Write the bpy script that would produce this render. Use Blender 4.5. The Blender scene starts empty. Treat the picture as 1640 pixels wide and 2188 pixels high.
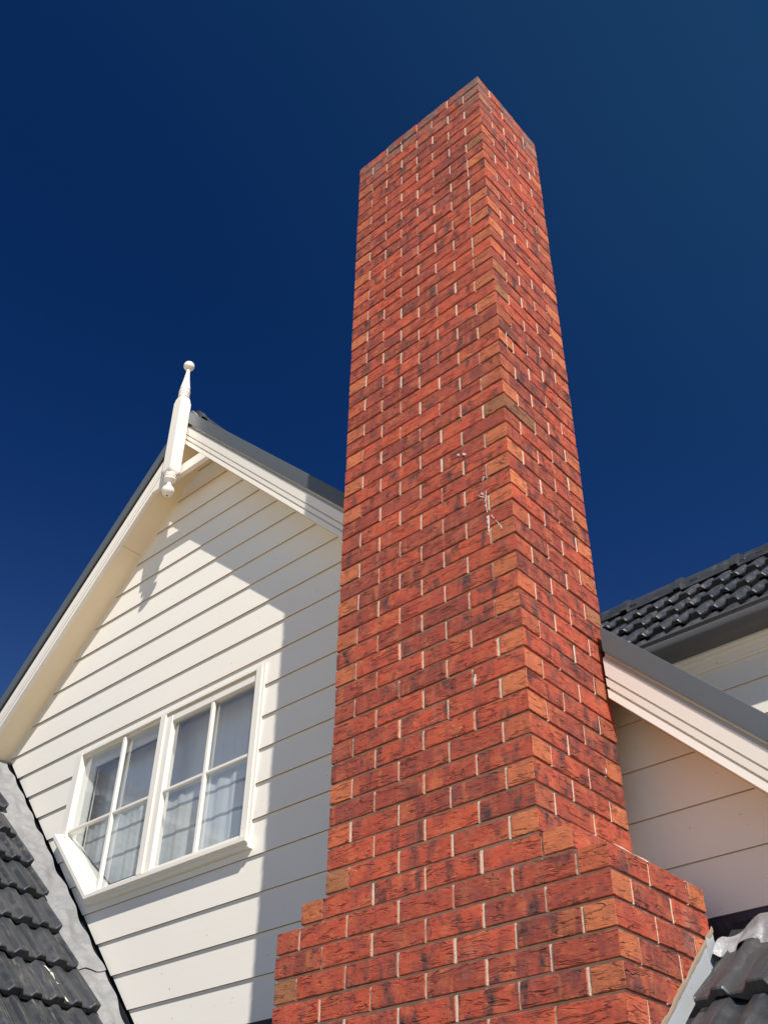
import bpy, math, random
import numpy as np
from mathutils import Vector, Matrix
random.seed(7)
rng = np.random.RandomState(11)
S = bpy.context.scene
COL = S.collection

# ------------------------------------------------------------------ camera
CAM = Vector((1.73635, -2.64991, -5.88667))
RX = Vector((0.75694, 0.65348, -0.00115)); RD = Vector((-0.3977, 0.45926, -0.7943)); RF = Vector((-0.51853, 0.60169, 0.60753))
cd = bpy.data.cameras.new('camera'); cam = bpy.data.objects.new('camera', cd); COL.objects.link(cam)
cam.matrix_world = Matrix(((RX[0], -RD[0], -RF[0], CAM[0]), (RX[1], -RD[1], -RF[1], CAM[1]), (RX[2], -RD[2], -RF[2], CAM[2]), (0, 0, 0, 1)))
cd.sensor_fit = 'VERTICAL'; cd.sensor_height = 24.0; cd.lens = 24.0 * 2186.76 / 2188
cd.shift_x = -(871.74 - 820) / 2188; cd.shift_y = (1159.07 - 1094) / 2188
cd.clip_start = 0.05; cd.clip_end = 2000
S.camera = cam

# ------------------------------------------------------------------ light
LDIR = Vector((1.6287, -1.0, 2.077)).normalized()          # towards the sun
w = bpy.data.worlds.new('World'); S.world = w; w.use_nodes = True
wn = w.node_tree; bg = wn.nodes['Background']
sky = wn.nodes.new('ShaderNodeTexSky'); sky.sky_type = 'NISHITA'; sky.sun_disc = False
sky.sun_elevation = math.asin(LDIR.z); sky.sun_rotation = math.atan2(LDIR.x, LDIR.y)
sky.altitude = 2500; sky.air_density = 1.0; sky.dust_density = 0.0; sky.ozone_density = 6.0
gam = wn.nodes.new('ShaderNodeGamma'); gam.inputs[1].default_value = 1.5
sc_ = wn.nodes.new('ShaderNodeVectorMath'); sc_.operation = 'MULTIPLY'; sc_.inputs[1].default_value = (.15, .454, .619)
wn.links.new(sky.outputs[0], gam.inputs[0]); wn.links.new(gam.outputs[0], sc_.inputs[0]); 
# pale haze low on the horizon and the lighter, less polarised side of the sky towards the sun
tc_ = wn.nodes.new('ShaderNodeTexCoord'); sp_ = wn.nodes.new('ShaderNodeSeparateXYZ'); wn.links.new(tc_.outputs['Generated'], sp_.inputs[0])
def wmath(op, a, b, clamp=False):
    x = wn.nodes.new('ShaderNodeMath'); x.operation = op; x.use_clamp = clamp
    for i, v in enumerate((a, b)):
        if isinstance(v, (int, float)): x.inputs[i].default_value = v
        else: wn.links.new(v, x.inputs[i])
    return x.outputs[0]
hz_ = wmath('POWER', wmath('SUBTRACT', 1.0, wmath('MAXIMUM', sp_.outputs[2], 0.0)), 6.0)
mr_ = wn.nodes.new('ShaderNodeMapRange'); mr_.interpolation_type = 'SMOOTHSTEP'; wn.links.new(sp_.outputs[0], mr_.inputs[0]); mr_.inputs[1].default_value = -.62; mr_.inputs[2].default_value = .08
mz_ = wn.nodes.new('ShaderNodeMapRange'); mz_.interpolation_type = 'SMOOTHSTEP'; wn.links.new(sp_.outputs[2], mz_.inputs[0]); mz_.inputs[1].default_value = .50; mz_.inputs[2].default_value = .86; mz_.inputs[3].default_value = .12
def wadd(base, fac, col):
    m_ = wn.nodes.new('ShaderNodeVectorMath'); m_.operation = 'SCALE'; m_.inputs[0].default_value = col; wn.links.new(fac, m_.inputs['Scale'])
    a_ = wn.nodes.new('ShaderNodeVectorMath'); a_.operation = 'ADD'; wn.links.new(base, a_.inputs[0]); wn.links.new(m_.outputs[0], a_.inputs[1]); return a_.outputs[0]
wn.links.new(wadd(wadd(sc_.outputs[0], hz_, (10.8, 13.2, 10.2)), wmath('MULTIPLY', mr_.outputs[0], mz_.outputs[0]), (.11, .385, .39)), bg.inputs[0])
bg.inputs[1].default_value = 0.05
sl = bpy.data.lights.new('sun', 'SUN'); sl.energy = 4.55; sl.angle = math.radians(0.5); sl.color = (1.0, 0.955, 0.89)
so = bpy.data.objects.new('sun', sl); COL.objects.link(so); so.rotation_euler = LDIR.to_track_quat('Z', 'Y').to_euler()
S.view_settings.view_transform = 'Standard'; S.view_settings.look = 'None'; S.view_settings.gamma = 1.0
S.view_settings.exposure = 0.45
try:
    S.cycles.use_denoising = True
    S.cycles.max_bounces = 8; S.cycles.diffuse_bounces = 5; S.cycles.transparent_max_bounces = 12
except Exception:
    pass

# ------------------------------------------------------------------ materials
def mat(name, col, rough=.6, spec=.5, metallic=0.0):
    m = bpy.data.materials.new(name); m.use_nodes = True
    b = m.node_tree.nodes['Principled BSDF']
    b.inputs['Base Color'].default_value = (*col, 1); b.inputs['Roughness'].default_value = rough
    b.inputs['Specular IOR Level'].default_value = spec; b.inputs['Metallic'].default_value = metallic
    return m
class G:
    """small node-graph helper"""
    def __init__(s, m): s.m = m; s.t = m.node_tree; s.b = s.t.nodes['Principled BSDF']
    def n(s, k, **kw):
        x = s.t.nodes.new(k)
        for a, v in kw.items(): setattr(x, a, v)
        return x
    def put(s, sock, v):
        if v is None: return
        if isinstance(v, bpy.types.NodeSocket): s.t.links.new(v, sock)
        elif isinstance(v, (tuple, list)) and len(v) == 3 and len(sock.default_value) == 4: sock.default_value = (*v, 1)
        else: sock.default_value = v
    def coord(s, which='Object'): return s.n('ShaderNodeTexCoord').outputs[which]
    def mapping(s, v, scale=(1, 1, 1), loc=(0, 0, 0), rot=(0, 0, 0)):
        x = s.n('ShaderNodeMapping'); s.put(x.inputs[0], v); x.inputs['Scale'].default_value = scale; x.inputs['Location'].default_value = loc
        x.inputs['Rotation'].default_value = rot; return x.outputs[0]
    def noise(s, v, scale, detail=3, rough=.5, dist=0.0, dim='3D'):
        x = s.n('ShaderNodeTexNoise', noise_dimensions=dim); s.put(x.inputs['Vector'], v); x.inputs['Scale'].default_value = scale
        x.inputs['Detail'].default_value = detail; x.inputs['Roughness'].default_value = rough; x.inputs['Distortion'].default_value = dist
        return x.outputs[0]
    def voro(s, v, scale, feature='F1'):
        x = s.n('ShaderNodeTexVoronoi', feature=feature); s.put(x.inputs['Vector'], v); x.inputs['Scale'].default_value = scale; return x.outputs[0]
    def math(s, op, a, b=None, c=None, clamp=False):
        x = s.n('ShaderNodeMath', operation=op, use_clamp=clamp); s.put(x.inputs[0], a); s.put(x.inputs[1], b); s.put(x.inputs[2], c); return x.outputs[0]
    def ramp(s, v, lo, hi, a=0.0, b=1.0):
        x = s.n('ShaderNodeMapRange', clamp=True, interpolation_type='SMOOTHSTEP'); s.put(x.inputs[0], v)
        for i, q in enumerate((lo, hi, a, b)): x.inputs[i + 1].default_value = q
        return x.outputs[0]
    def mix(s, f, a, b, mode='MIX'):
        x = s.n('ShaderNodeMix', data_type='RGBA', blend_type=mode); s.put(x.inputs[0], f); s.put(x.inputs[6], a); s.put(x.inputs[7], b); return x.outputs[2]
    def bump(s, h, strength=.3, dist=.002, normal=None):
        x = s.n('ShaderNodeBump'); x.inputs['Strength'].default_value = strength; x.inputs['Distance'].default_value = dist
        s.put(x.inputs['Height'], h)
        if normal is not None: s.put(x.inputs['Normal'], normal)
        return x.outputs[0]

def m_paint(name, col, rough=.45, dirt=.12, bmp=.25):
    m = mat(name, col, rough, .4); g = G(m); c = g.coord()
    big = g.ramp(g.noise(c, 1.3, 4), .35, .7); spk = g.ramp(g.noise(c, 55, 1), .785, .81)
    c1 = g.mix(g.math('MULTIPLY', big, dirt), col, tuple(x * y for x, y in zip(col, (.86, .82, .74))))
    c2 = g.mix(g.math('MULTIPLY', spk, .6), c1, (.16, .12, .08))
    g.put(g.b.inputs['Base Color'], c2)
    h = g.math('ADD', g.noise(g.mapping(c, (1, 1, 14)), 6, 3), g.math('MULTIPLY', g.noise(c, 220, 2), .15))
    g.put(g.b.inputs['Normal'], g.bump(h, bmp, .0016)); return m
CREAM = m_paint('cream_painted_board', (.80, .754, .668))
TRIM = m_paint('pale_trim_paint', (.83, .77, .675), .38, .08, .06)
WHITE = m_paint('white_window_paint', (.79, .745, .66), .34, .10, .08)
SOFFIT = m_paint('soffit_sheet_paint', (.86, .715, .50), .55, .06)
ENDG = mat('bare_timber_edge', (.42, .19, .10), .8)
LAPE = m_paint('bounce_tan_lap_edge', (.56, .43, .29), .7, .3)  # tan stands in for warm bounce light on the lap undersides

def m_brick():
    m = mat('fired_brick', (.4, .1, .06), .85, .25); g = G(m)
    at = g.n('ShaderNodeAttribute', attribute_name='brk'); sep = g.n('ShaderNodeSeparateColor'); g.put(sep.inputs[0], at.outputs['Color'])
    tone, end, burn = sep.outputs[0], sep.outputs[1], sep.outputs[2]
    khaki = at.outputs['Alpha']
    uv = g.coord('UV'); ob = g.coord()
    red = g.mix(tone, (.490, .088, .046), (.270, .058, .040))
    org = g.mix(tone, (.60, .195, .080), (.45, .130, .056))
    base = g.mix(end, red, org)
    # clouding inside a brick: brighter red, dusty orange and purple-brown areas
    cl = g.noise(uv, 13, 4, .6)
    base = g.mix(g.ramp(cl, .46, .70, 0, .6), base, (.53, .150, .066))
    pu = g.noise(g.mapping(uv, (13, 9, 1), (7, 2, 0)), 1, 4, .62)
    base = g.mix(g.math('MULTIPLY', g.ramp(pu, .47, .68, 0, .62), g.math('SUBTRACT', 1.0, g.math('MULTIPLY', end, .7))), base, (.185, .058, .050))
    band = g.noise(g.mapping(uv, (26, 3.0, 1)), 1, 1, .4)
    ob_m = g.math('MULTIPLY', g.ramp(band, .58, .74), g.ramp(tone, .40, .7, 0, .6))
    base = g.mix(ob_m, base, (.47, .15, .062))
    # smoky kiln marks with soft edges and a black heart
    sm = g.noise(g.mapping(uv, (17, 7, 1), (3.3, 1.7, 0)), 1, 4, .62)
    base = g.mix(g.math('MULTIPLY', g.math('MULTIPLY', g.ramp(sm, .47, .64), burn), .8), base, (.105, .048, .044))
    core = g.math('MULTIPLY', g.ramp(sm, .60, .68), g.math('MULTIPLY', burn, g.ramp(g.noise(uv, 70, 3), .40, .6)))
    base = g.mix(core, base, (.036, .037, .036))
    base = g.mix(khaki, base, (.20, .125, .060))
    # drag creases: long wavy tears plus finer ones
    warp = g.n('ShaderNodeVectorMath', operation='ADD'); wn_ = g.n('ShaderNodeTexNoise'); g.put(wn_.inputs['Vector'], uv); wn_.inputs['Scale'].default_value = 22; wn_.inputs['Detail'].default_value = 2
    wsc = g.n('ShaderNodeVectorMath', operation='SCALE'); g.put(wsc.inputs[0], wn_.outputs[1]); wsc.inputs['Scale'].default_value = .009
    g.put(warp.inputs[0], uv); g.put(warp.inputs[1], wsc.outputs[0]); wuv = warp.outputs[0]
    def creases(sx, sy, thin, gate_lo, off):
        n_ = g.noise(g.mapping(wuv, (sx, sy, 1), (off, off * .7, 0)), 1, 2, .5, .5)
        m_ = g.ramp(g.math('ABSOLUTE', g.math('SUBTRACT', n_, .5)), thin * .2, thin, 1, 0)
        gt = g.ramp(g.noise(g.mapping(uv, (sx * 1.6, sy * .5, 1), (off * 2, 4, 0)), 1, 1), gate_lo, gate_lo + .07)
        return g.math('MULTIPLY', m_, gt)
    c1 = creases(6, 44, .034, .50, 1.3); c2 = creases(13, 95, .045, .54, 5.1)
    crack = g.math('MAXIMUM', c1, g.math('MULTIPLY', c2, .45))
    pit = g.ramp(g.voro(uv, 150), .08, .24, 1, 0)
    pitg = g.math('MULTIPLY', pit, g.ramp(g.noise(uv, 50, 1), .42, .56))
    hole = g.math('MAXIMUM', crack, g.math('MULTIPLY', pitg, .85))
    base = g.mix(g.math('MULTIPLY', hole, .46), base, (.075, .025, .018))  # shade inside creases and pits painted into the base colour
    grain = g.noise(uv, 380, 3, .75)
    base = g.mix(1.0, base, g.mix(grain, (.55, .55, .55), (1.42, 1.42, 1.42)), 'MULTIPLY')
    lime = g.ramp(g.noise(uv, 150, 2), .725, .77)
    base = g.mix(g.math('MULTIPLY', lime, .8), base, (.74, .62, .52))
    ef = g.math('MULTIPLY', g.ramp(g.noise(g.mapping(ob, (1, 1, .6)), 5.5, 5, .65), .60, .78), .30)
    base = g.mix(ef, base, (.40, .27, .22))
    # weathering: grey-green soot and lime on the top courses
    sx = g.n('ShaderNodeSeparateXYZ'); g.put(sx.inputs[0], ob)
    top = g.math('MULTIPLY', g.ramp(sx.outputs[2], -.40, -.05), g.ramp(g.noise(ob, 7, 4, .6), .44, .58))
    base = g.mix(g.math('MULTIPLY', top, .65), base, (.15, .135, .115))
    g.put(g.b.inputs['Base Color'], base)
    hh = g.math('SUBTRACT', g.math('ADD', g.math('MULTIPLY', grain, .22), g.math('MULTIPLY', g.noise(g.mapping(uv, (30, 80, 1)), 1, 3), .6)), g.math('MULTIPLY', hole, 1.5))
    g.put(g.b.inputs['Normal'], g.bump(hh, 1.0, .0038)); return m
BRICK = m_brick()

def m_mortar(name='shaded_bed_mortar', lo=(.38, .26, .17), hi=(.58, .44, .32)):
    m = mat(name, (.60, .46, .34), .95, .1); g = G(m); c = g.coord()
    g.put(g.b.inputs['Base Color'], g.mix(g.noise(c, 30, 5, .7), lo, hi))
    g.put(g.b.inputs['Normal'], g.bump(g.noise(c, 180, 4, .7), .8, .004)); return m
BEDM = m_mortar(); MORTAR = m_mortar('pale_mortar', (.50, .38, .28), (.78, .65, .52))  # bed joints use a darker mortar: recess shade painted into its colour

def m_tile():
    m = mat('charcoal_roof_tile', (.04, .042, .045), .36, .55); g = G(m); c = g.coord('UV')
    streak = g.ramp(g.noise(g.mapping(c, (1, .10, 1)), 75, 4, .65), .50, .74)
    dust = g.ramp(g.noise(c, 9, 4, .6), .45, .75)
    at = g.n('ShaderNodeAttribute', attribute_name='tl'); sep = g.n('ShaderNodeSeparateColor'); g.put(sep.inputs[0], at.outputs['Color'])
    base = g.mix(sep.outputs[0], (.026, .029, .033), (.042, .044, .048))
    base = g.mix(g.math('MULTIPLY', dust, .35), base, (.075, .072, .068))
    base = g.mix(g.math('MULTIPLY', streak, g.math('MULTIPLY', sep.outputs[1], .8)), base, (.165, .142, .115))
    sp = g.ramp(g.noise(c, 240, 1), .74, .77)
    base = g.mix(g.math('MULTIPLY', sp, .45), base, (.42, .36, .30))
    g.put(g.b.inputs['Base Color'], base)
    g.put(g.b.inputs['Roughness'], g.math('ADD', .36, g.math('MULTIPLY', g.math('MAXIMUM', dust, streak), .35)))
    g.put(g.b.inputs['Normal'], g.bump(g.noise(c, 160, 4, .65), .35, .0022)); return m
TILE = m_tile()

def m_lead(name, a, b_, rough=.5, met=0.0):
    m = mat(name, a, rough, .5, met); g = G(m); c = g.coord()
    cl = g.ramp(g.noise(c, 7, 5, .6, 1.2), .35, .7); ln = g.ramp(g.noise(g.mapping(c, (1, 1, 1)), 13, 3, .5, 3.0), .485, .50)
    ln2 = g.ramp(g.noise(g.mapping(c, (1, 1, 1)), 13, 3, .5, 3.0), .50, .515, 1, 0)
    base = g.mix(cl, a, b_); base = g.mix(g.math('MULTIPLY', g.math('MULTIPLY', ln, ln2), .35), base, tuple(min(1, x * 1.7) for x in b_))
    g.put(g.b.inputs['Base Color'], base); g.put(g.b.inputs['Normal'], g.bump(g.noise(c, 22, 4, .6, .8), .5, .01)); return m
LEAD = m_lead('dull_lead_sheet', (.19, .192, .19), (.262, .26, .252), .55)
LEADG = m_lead('crumpled_grey_flashing', (.24, .245, .25), (.38, .385, .39), .38, .25)
DARKF = m_lead('dark_apron_flashing', (.020, .022, .028), (.035, .038, .05), .4)
PAINTF = m_paint('pale_painted_flashing', (.40, .42, .44), .4, .2)
CAPM = m_paint('slate_grey_metal', (.105, .118, .125), .36, .10)
GUTM = m_paint('dark_gutter_metal', (.115, .115, .118), .34, .10)
DARK = mat('dark_void', (.012, .012, .014), .9)
WALLB = m_paint('rendered_wall', (.52, .45, .36), .9)
DROP = mat('white_droppings', (.60, .54, .48), .95)

def m_glass():
    m = bpy.data.materials.new('window_glass'); m.use_nodes = True; t = m.node_tree; t.nodes.remove(t.nodes['Principled BSDF'])
    out = [n for n in t.nodes if n.type == 'OUTPUT_MATERIAL'][0]
    tr = t.nodes.new('ShaderNodeBsdfTransparent'); tr.inputs[0].default_value = (.90, .94, .95, 1)
    gl = t.nodes.new('ShaderNodeBsdfGlossy'); gl.inputs['Roughness'].default_value = .05; gl.inputs[0].default_value = (1, 1, 1, 1)
    lw = t.nodes.new('ShaderNodeLayerWeight'); lw.inputs[0].default_value = .5
    pw = t.nodes.new('ShaderNodeMath'); pw.operation = 'POWER'; t.links.new(lw.outputs['Facing'], pw.inputs[0]); pw.inputs[1].default_value = 3.2
    fr = t.nodes.new('ShaderNodeMath'); fr.operation = 'MULTIPLY_ADD'; fr.inputs[1].default_value = .85; fr.inputs[2].default_value = .14; t.links.new(pw.outputs[0], fr.inputs[0])
    mx = t.nodes.new('ShaderNodeMixShader'); t.links.new(fr.outputs[0], mx.inputs[0]); t.links.new(tr.outputs[0], mx.inputs[1]); t.links.new(gl.outputs[0], mx.inputs[2])
    df = t.nodes.new('ShaderNodeBsdfDiffuse'); df.inputs[0].default_value = (.75, .76, .78, 1); m2 = t.nodes.new('ShaderNodeMixShader'); m2.inputs[0].default_value = .075
    t.links.new(mx.outputs[0], m2.inputs[1]); t.links.new(df.outputs[0], m2.inputs[2]); t.links.new(m2.outputs[0], out.inputs[0]); return m
GLASS = m_glass()
def m_curtain():
    m = mat('sheer_curtain', (.62, .64, .66), .9, .1); g = G(m); c = g.coord()
    sx = g.n('ShaderNodeSeparateXYZ'); g.put(sx.inputs[0], c)
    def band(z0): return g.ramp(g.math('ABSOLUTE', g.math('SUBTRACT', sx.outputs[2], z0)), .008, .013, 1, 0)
    b_ = g.math('MAXIMUM', band(-3.350), band(-3.524))  # dark bars are cast shadows painted into the curtain colour
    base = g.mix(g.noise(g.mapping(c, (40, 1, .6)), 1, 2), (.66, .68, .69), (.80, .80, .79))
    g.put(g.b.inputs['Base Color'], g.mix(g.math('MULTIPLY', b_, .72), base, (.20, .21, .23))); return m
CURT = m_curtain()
def m_ground():
    m = mat('sandy_paving', (.46, .39, .29), .95, .1); g = G(m); c = g.coord()
    br = g.n('ShaderNodeTexBrick'); g.put(br.inputs[0], c); br.inputs['Scale'].default_value = 2.2
    br.inputs['Color1'].default_value = (.60, .46, .30, 1); br.inputs['Color2'].default_value = (.54, .41, .26, 1); br.inputs['Mortar'].default_value = (.30, .26, .21, 1)
    br.inputs['Mortar Size'].default_value = .012
    g.put(g.b.inputs['Base Color'], g.mix(g.noise(c, 3, 5), br.outputs[0], (.58, .45, .29))); return m
GROUND = m_ground()

# ------------------------------------------------------------------ mesh helpers
class MB:
    def __init__(s): s.v = []; s.f = []; s.mi = []; s.uv = []; s.col = []
    def add(s, vs, fs, mi=0, uvs=None, col=None):
        o = len(s.v); s.v += [tuple(map(float, q)) for q in vs]
        for k, f in enumerate(fs):
            s.f.append([o + i for i in f]); s.mi.append(mi)
            s.uv.append(uvs[k] if uvs else [(0, 0)] * len(f)); s.col.append(col[k] if isinstance(col, list) else (col or (0, 0, 0, 0)))
    def box(s, x0, x1, y0, y1, z0, z1, mi=0, bev=0.0):
        if bev <= 0:
            vs = [(x, y, z) for z in (z0, z1) for y in (y0, y1) for x in (x0, x1)]
            s.add(vs, [(0, 2, 3, 1), (4, 5, 7, 6), (0, 1, 5, 4), (2, 6, 7, 3), (0, 4, 6, 2), (1, 3, 7, 5)], mi)
        else:
            bv = min(bev, .45 * min(x1 - x0, y1 - y0, z1 - z0)); c = [((x0, x1), 0), ((y0, y1), 1), ((z0, z1), 2)]
            vs = []; idx = {}
            for i in range(2):
                for j in range(2):
                    for k in range(2):
                        P = [(x0, x1)[i], (y0, y1)[j], (z0, z1)[k]]; sg = [(1, -1)[i], (1, -1)[j], (1, -1)[k]]
                        for a in range(3):
                            q = P[:]
                            for b in range(3):
                                if b != a: q[b] += sg[b] * bv
                            idx[(i, j, k, a)] = len(vs); vs.append(tuple(q))
            I = idx; fs = []
            for i in range(2):
                fs.append([I[(i, 0, 0, 0)], I[(i, 0, 1, 0)], I[(i, 1, 1, 0)], I[(i, 1, 0, 0)]][::(1 if i == 0 else -1)])
                fs.append([I[(0, i, 0, 1)], I[(1, i, 0, 1)], I[(1, i, 1, 1)], I[(0, i, 1, 1)]][::(1 if i == 0 else -1)])
                fs.append([I[(0, 0, i, 2)], I[(0, 1, i, 2)], I[(1, 1, i, 2)], I[(1, 0, i, 2)]][::(1 if i == 0 else -1)])
            for j in range(2):
                for k in range(2):
                    fs.append([I[(0, j, k, 1)], I[(1, j, k, 1)], I[(1, j, k, 2)], I[(0, j, k, 2)]])
                    fs.append([I[(j, 0, k, 0)], I[(j, 1, k, 0)], I[(j, 1, k, 2)], I[(j, 0, k, 2)]])
                    fs.append([I[(j, k, 0, 0)], I[(j, k, 1, 0)], I[(j, k, 1, 1)], I[(j, k, 0, 1)]])
            for i in range(2):
                for j in range(2):
                    for k in range(2): fs.append([I[(i, j, k, 0)], I[(i, j, k, 1)], I[(i, j, k, 2)]])
            s.add(vs, fs, mi)
    def prism(s, poly, fn, d0, d1, mi=0):
        """poly list of 2D, fn(u,v,d)->3D; extruded between d0 and d1"""
        n = len(poly); vs = [fn(u, v, d0) for u, v in poly] + [fn(u, v, d1) for u, v in poly]
        s.add(vs, [list(range(n))[::-1], [n + i for i in range(n)]] + [[i, (i + 1) % n, n + (i + 1) % n, n + i] for i in range(n)], mi)
    def lathe(s, prof, cx, cy, seg=40, mi=0):
        vs = []; fs = []
        for r, z in prof:
            for k in range(seg):
                a = 2 * math.pi * k / seg; vs.append((cx + r * math.cos(a), cy + r * math.sin(a), z))
        for i in range(len(prof) - 1):
            for k in range(seg):
                a, b = i * seg + k, i * seg + (k + 1) % seg; fs.append([a, b, b + seg, a + seg])
        fs.append(list(range(seg))[::-1]); fs.append([(len(prof) - 1) * seg + k for k in range(seg)]); s.add(vs, fs, mi)
    def build(s, name, mats, parent=None, smooth=None, attr=None, recalc=True):
        me = bpy.data.meshes.new(name); me.from_pydata(s.v, [], s.f)
        for m in (mats if isinstance(mats, (list, tuple)) else [mats]): me.materials.append(m)
        me.polygons.foreach_set('material_index', s.mi)
        uv = me.uv_layers.new(name='UVMap'); flat = [c for f in s.uv for q in f for c in q]; uv.data.foreach_set('uv', flat)
        if attr:
            ca = me.color_attributes.new(attr, 'FLOAT_COLOR', 'CORNER'); cc = []
            for f, c in zip(s.f, s.col): cc += list(c) * len(f)
            ca.data.foreach_set('color', cc)
        if recalc:
            import bmesh
            bm = bmesh.new(); bm.from_mesh(me); bmesh.ops.recalc_face_normals(bm, faces=bm.faces); bm.to_mesh(me); bm.free()
        if smooth is not None:
            me.polygons.foreach_set('use_smooth', [True] * len(me.polygons))
            if smooth < 180: me.set_sharp_from_angle(angle=math.radians(smooth))
        me.update()
        o = bpy.data.objects.new(name, me); COL.objects.link(o)
        if parent: o.parent = parent
        return o
def thing(name, label, cat, loc=(0, 0, 0), group=None):
    o = bpy.data.objects.new(name, None); COL.objects.link(o); o.location = (0, 0, 0); o['label'] = label; o['category'] = cat
    o.empty_display_size = .3
    if group: o['group'] = group
    return o
def empty(name, parent):
    o = bpy.data.objects.new(name, None); COL.objects.link(o); o.parent = parent; return o

GZ = -7.55
# ------------------------------------------------------------------ ground
mb = MB(); mb.add([(-150, -150, GZ), (150, -150, GZ), (150, 150, GZ), (-150, 150, GZ)], [(0, 1, 2, 3)])
g_ = mb.build('ground', GROUND); g_['kind'] = 'structure'

# ------------------------------------------------------------------ chimney
PITCH = .086; BH = .076
chim = thing('brick_chimney', 'tall red brick chimney with a wider stepped base, standing against the cream gable', 'chimney')
bm_ = MB(); PERP = []
def perp(xl, xr, zb, zt, even):
    pi = .0038 + .0014 * random.random(); D = .59
    x = xl + (.11 if even else .23)
    while x < xr - .05:
        PERP.append((x - .001, x + .011, pi, .05, zb - .0005, zt + .0005)); x += .24
    for y in ((.23, .47) if even else (.11, .35)):
        PERP.append((xr - .05, xr - pi, y - .001, y + .011, zb - .0005, zt + .0005)); PERP.append((xl + pi, xl + .05, y - .001, y + .011, zb - .0005, zt + .0005))
def brick(x0, x1, y0, y1, z0, z1, khaki=None):
    """one brick: a gridded block with eased, slightly uneven edges"""
    L = (x1 - x0, y1 - y0, z1 - z0); alongx = L[0] > .18; alongy = L[1] > .18
    j = .0016 + (.0022 if z1 > -.01 else 0)
    d = [random.uniform(-j, j) for _ in range(6)]
    lo = [x0 + d[0], y0 + d[1], z0 + d[2] * .6]; hi = [x1 + d[3], y1 + d[4], z1 + d[5] * .6]
    off = [random.uniform(-.0020, .0020) if a == (1 if alongx else 0) else 0 for a in range(3)]
    e = .0022; ax = []
    for a in range(3):
        n = max(2, int(round(L[a] / .021)))
        inner = [lo[a] + e + (hi[a] - lo[a] - 2 * e) * t / n for t in range(n + 1)]
        ax.append([lo[a]] + inner + [hi[a]])
    nx, ny, nz = map(len, ax); idx = {}; vs = []
    def vid(i, j_, k):
        key = (i, j_, k)
        if key in idx: return idx[key]
        p = [ax[0][i], ax[1][j_], ax[2][k]]; ex = [(1 if i == 0 else -1 if i == nx - 1 else 0), (1 if j_ == 0 else -1 if j_ == ny - 1 else 0), (1 if k == 0 else -1 if k == nz - 1 else 0)]
        ne = sum(1 for q in ex if q)
        for a in range(3):
            if ne >= 2 and ex[a]: p[a] += ex[a] * (.0005 + random.random() ** 4 * .0030)
            elif ex[a]: p[a] += random.gauss(0, .00050)
            p[a] += off[a]
        idx[key] = len(vs); vs.append(tuple(p)); return idx[key]
    tone = random.random(); burn = 1.0 if random.random() < .55 else random.random() * .55
    ks = khaki if khaki is not None else (random.uniform(.35, .6) if random.random() < .03 else 0)
    ou, ov = random.uniform(0, 60), random.uniform(0, 60); fs = []; uvs = []; cols = []
    def face(ids, axn):
        o_ = [a for a in range(3) if a != axn]
        u_ax, v_ax = (o_[0], o_[1]) if axn != 2 else (0, 1)
        fs.append([vid(*q) for q in ids]); uvs.append([(ax[u_ax][q[u_ax]] + ou, ax[v_ax][q[v_ax]] + ov + axn * 3) for q in ids])
        endf = 1.0 if ((axn == 0 and alongx) or (axn == 1 and alongy)) else 0.0
        cols.append((tone, endf * random_end, burn * (.30 if endf else 1), ks if (endf or khaki is not None) else 0))
    random_end = random.uniform(.65, 1.0) if random.random() < .66 else random.uniform(.1, .55)
    for i, s_ in ((0, 0), (nx - 1, 1)):
        for b in range(ny - 1):
            for c in range(nz - 1):
                q = [(i, b, c), (i, b + 1, c), (i, b + 1, c + 1), (i, b, c + 1)]; face(q if s_ else q[::-1], 0)
    for i, s_ in ((0, 0), (ny - 1, 1)):
        for b in range(nx - 1):
            for c in range(nz - 1):
                q = [(b, i, c), (b + 1, i, c), (b + 1, i, c + 1), (b, i, c + 1)]; face(q[::-1] if s_ else q, 1)
    for i, s_ in ((0, 0), (nz - 1, 1)):
        for b in range(nx - 1):
            for c in range(ny - 1):
                q = [(b, c, i), (b + 1, c, i), (b + 1, c + 1, i), (b, c + 1, i)]; face(q if s_ else q[::-1], 2)
    bm_.add(vs, fs, 0, uvs, cols)
def course(n, xl, xr, D=.59):
    """n = course number counted from the top"""
    zt = -(n - 1) * PITCH; zb = zt - BH
    perp(xl, xr, zb, zt, n % 2 == 0)
    kk = None
    if n % 2 == 0:     # side bricks show their ends on the front
        for sx in (xl, xr - .11):
            for y in (0, .24):
                kv = None
                if y == 0 and ((n in (32,) and sx == xr - .11) or (n == 58 and sx == xl)): kv = .55
                brick(sx, sx + .11, y, y + .23, zb, zt, kv)
        x = xl + .12
        while x < xr - .12: brick(x, x + .23, 0, .11, zb, zt); x += .24
        x = xl
        while x < xr - .1:
            brick(x, min(x + .23, xr), .48, .59, zb, zt); x += .24
    else:
        x = xl
        while x < xr - .1:
            brick(x, x + .23, 0, .11, zb, zt); x += .24
        for sx in (xl, xr - .11):
            for y in (.12, .36): brick(sx, sx + .11, y, y + .23, zb, zt)
        x = xl + .12
        while x < xr - .13: brick(x, x + .23, .48, .59, zb, zt); x += .24
for n in range(1, 56): course(n, -.95, 0)
for sx in (.01, -1.07):        # stepped shoulder course
    for y0, y1 in ((0, .23), (.24, .47), (.48, .59)): brick(sx, sx + .11, y0, y1, -54 * PITCH - BH, -54 * PITCH)
for n in range(56, 72): course(n, -1.19, .24)
bm_.build('brickwork', BRICK, chim, smooth=24, attr='brk', recalc=False)
mo = MB(); ins = .0082
mo.box(-.95 + ins, -ins, ins, .59 - ins, -5.2, -.006)
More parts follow.
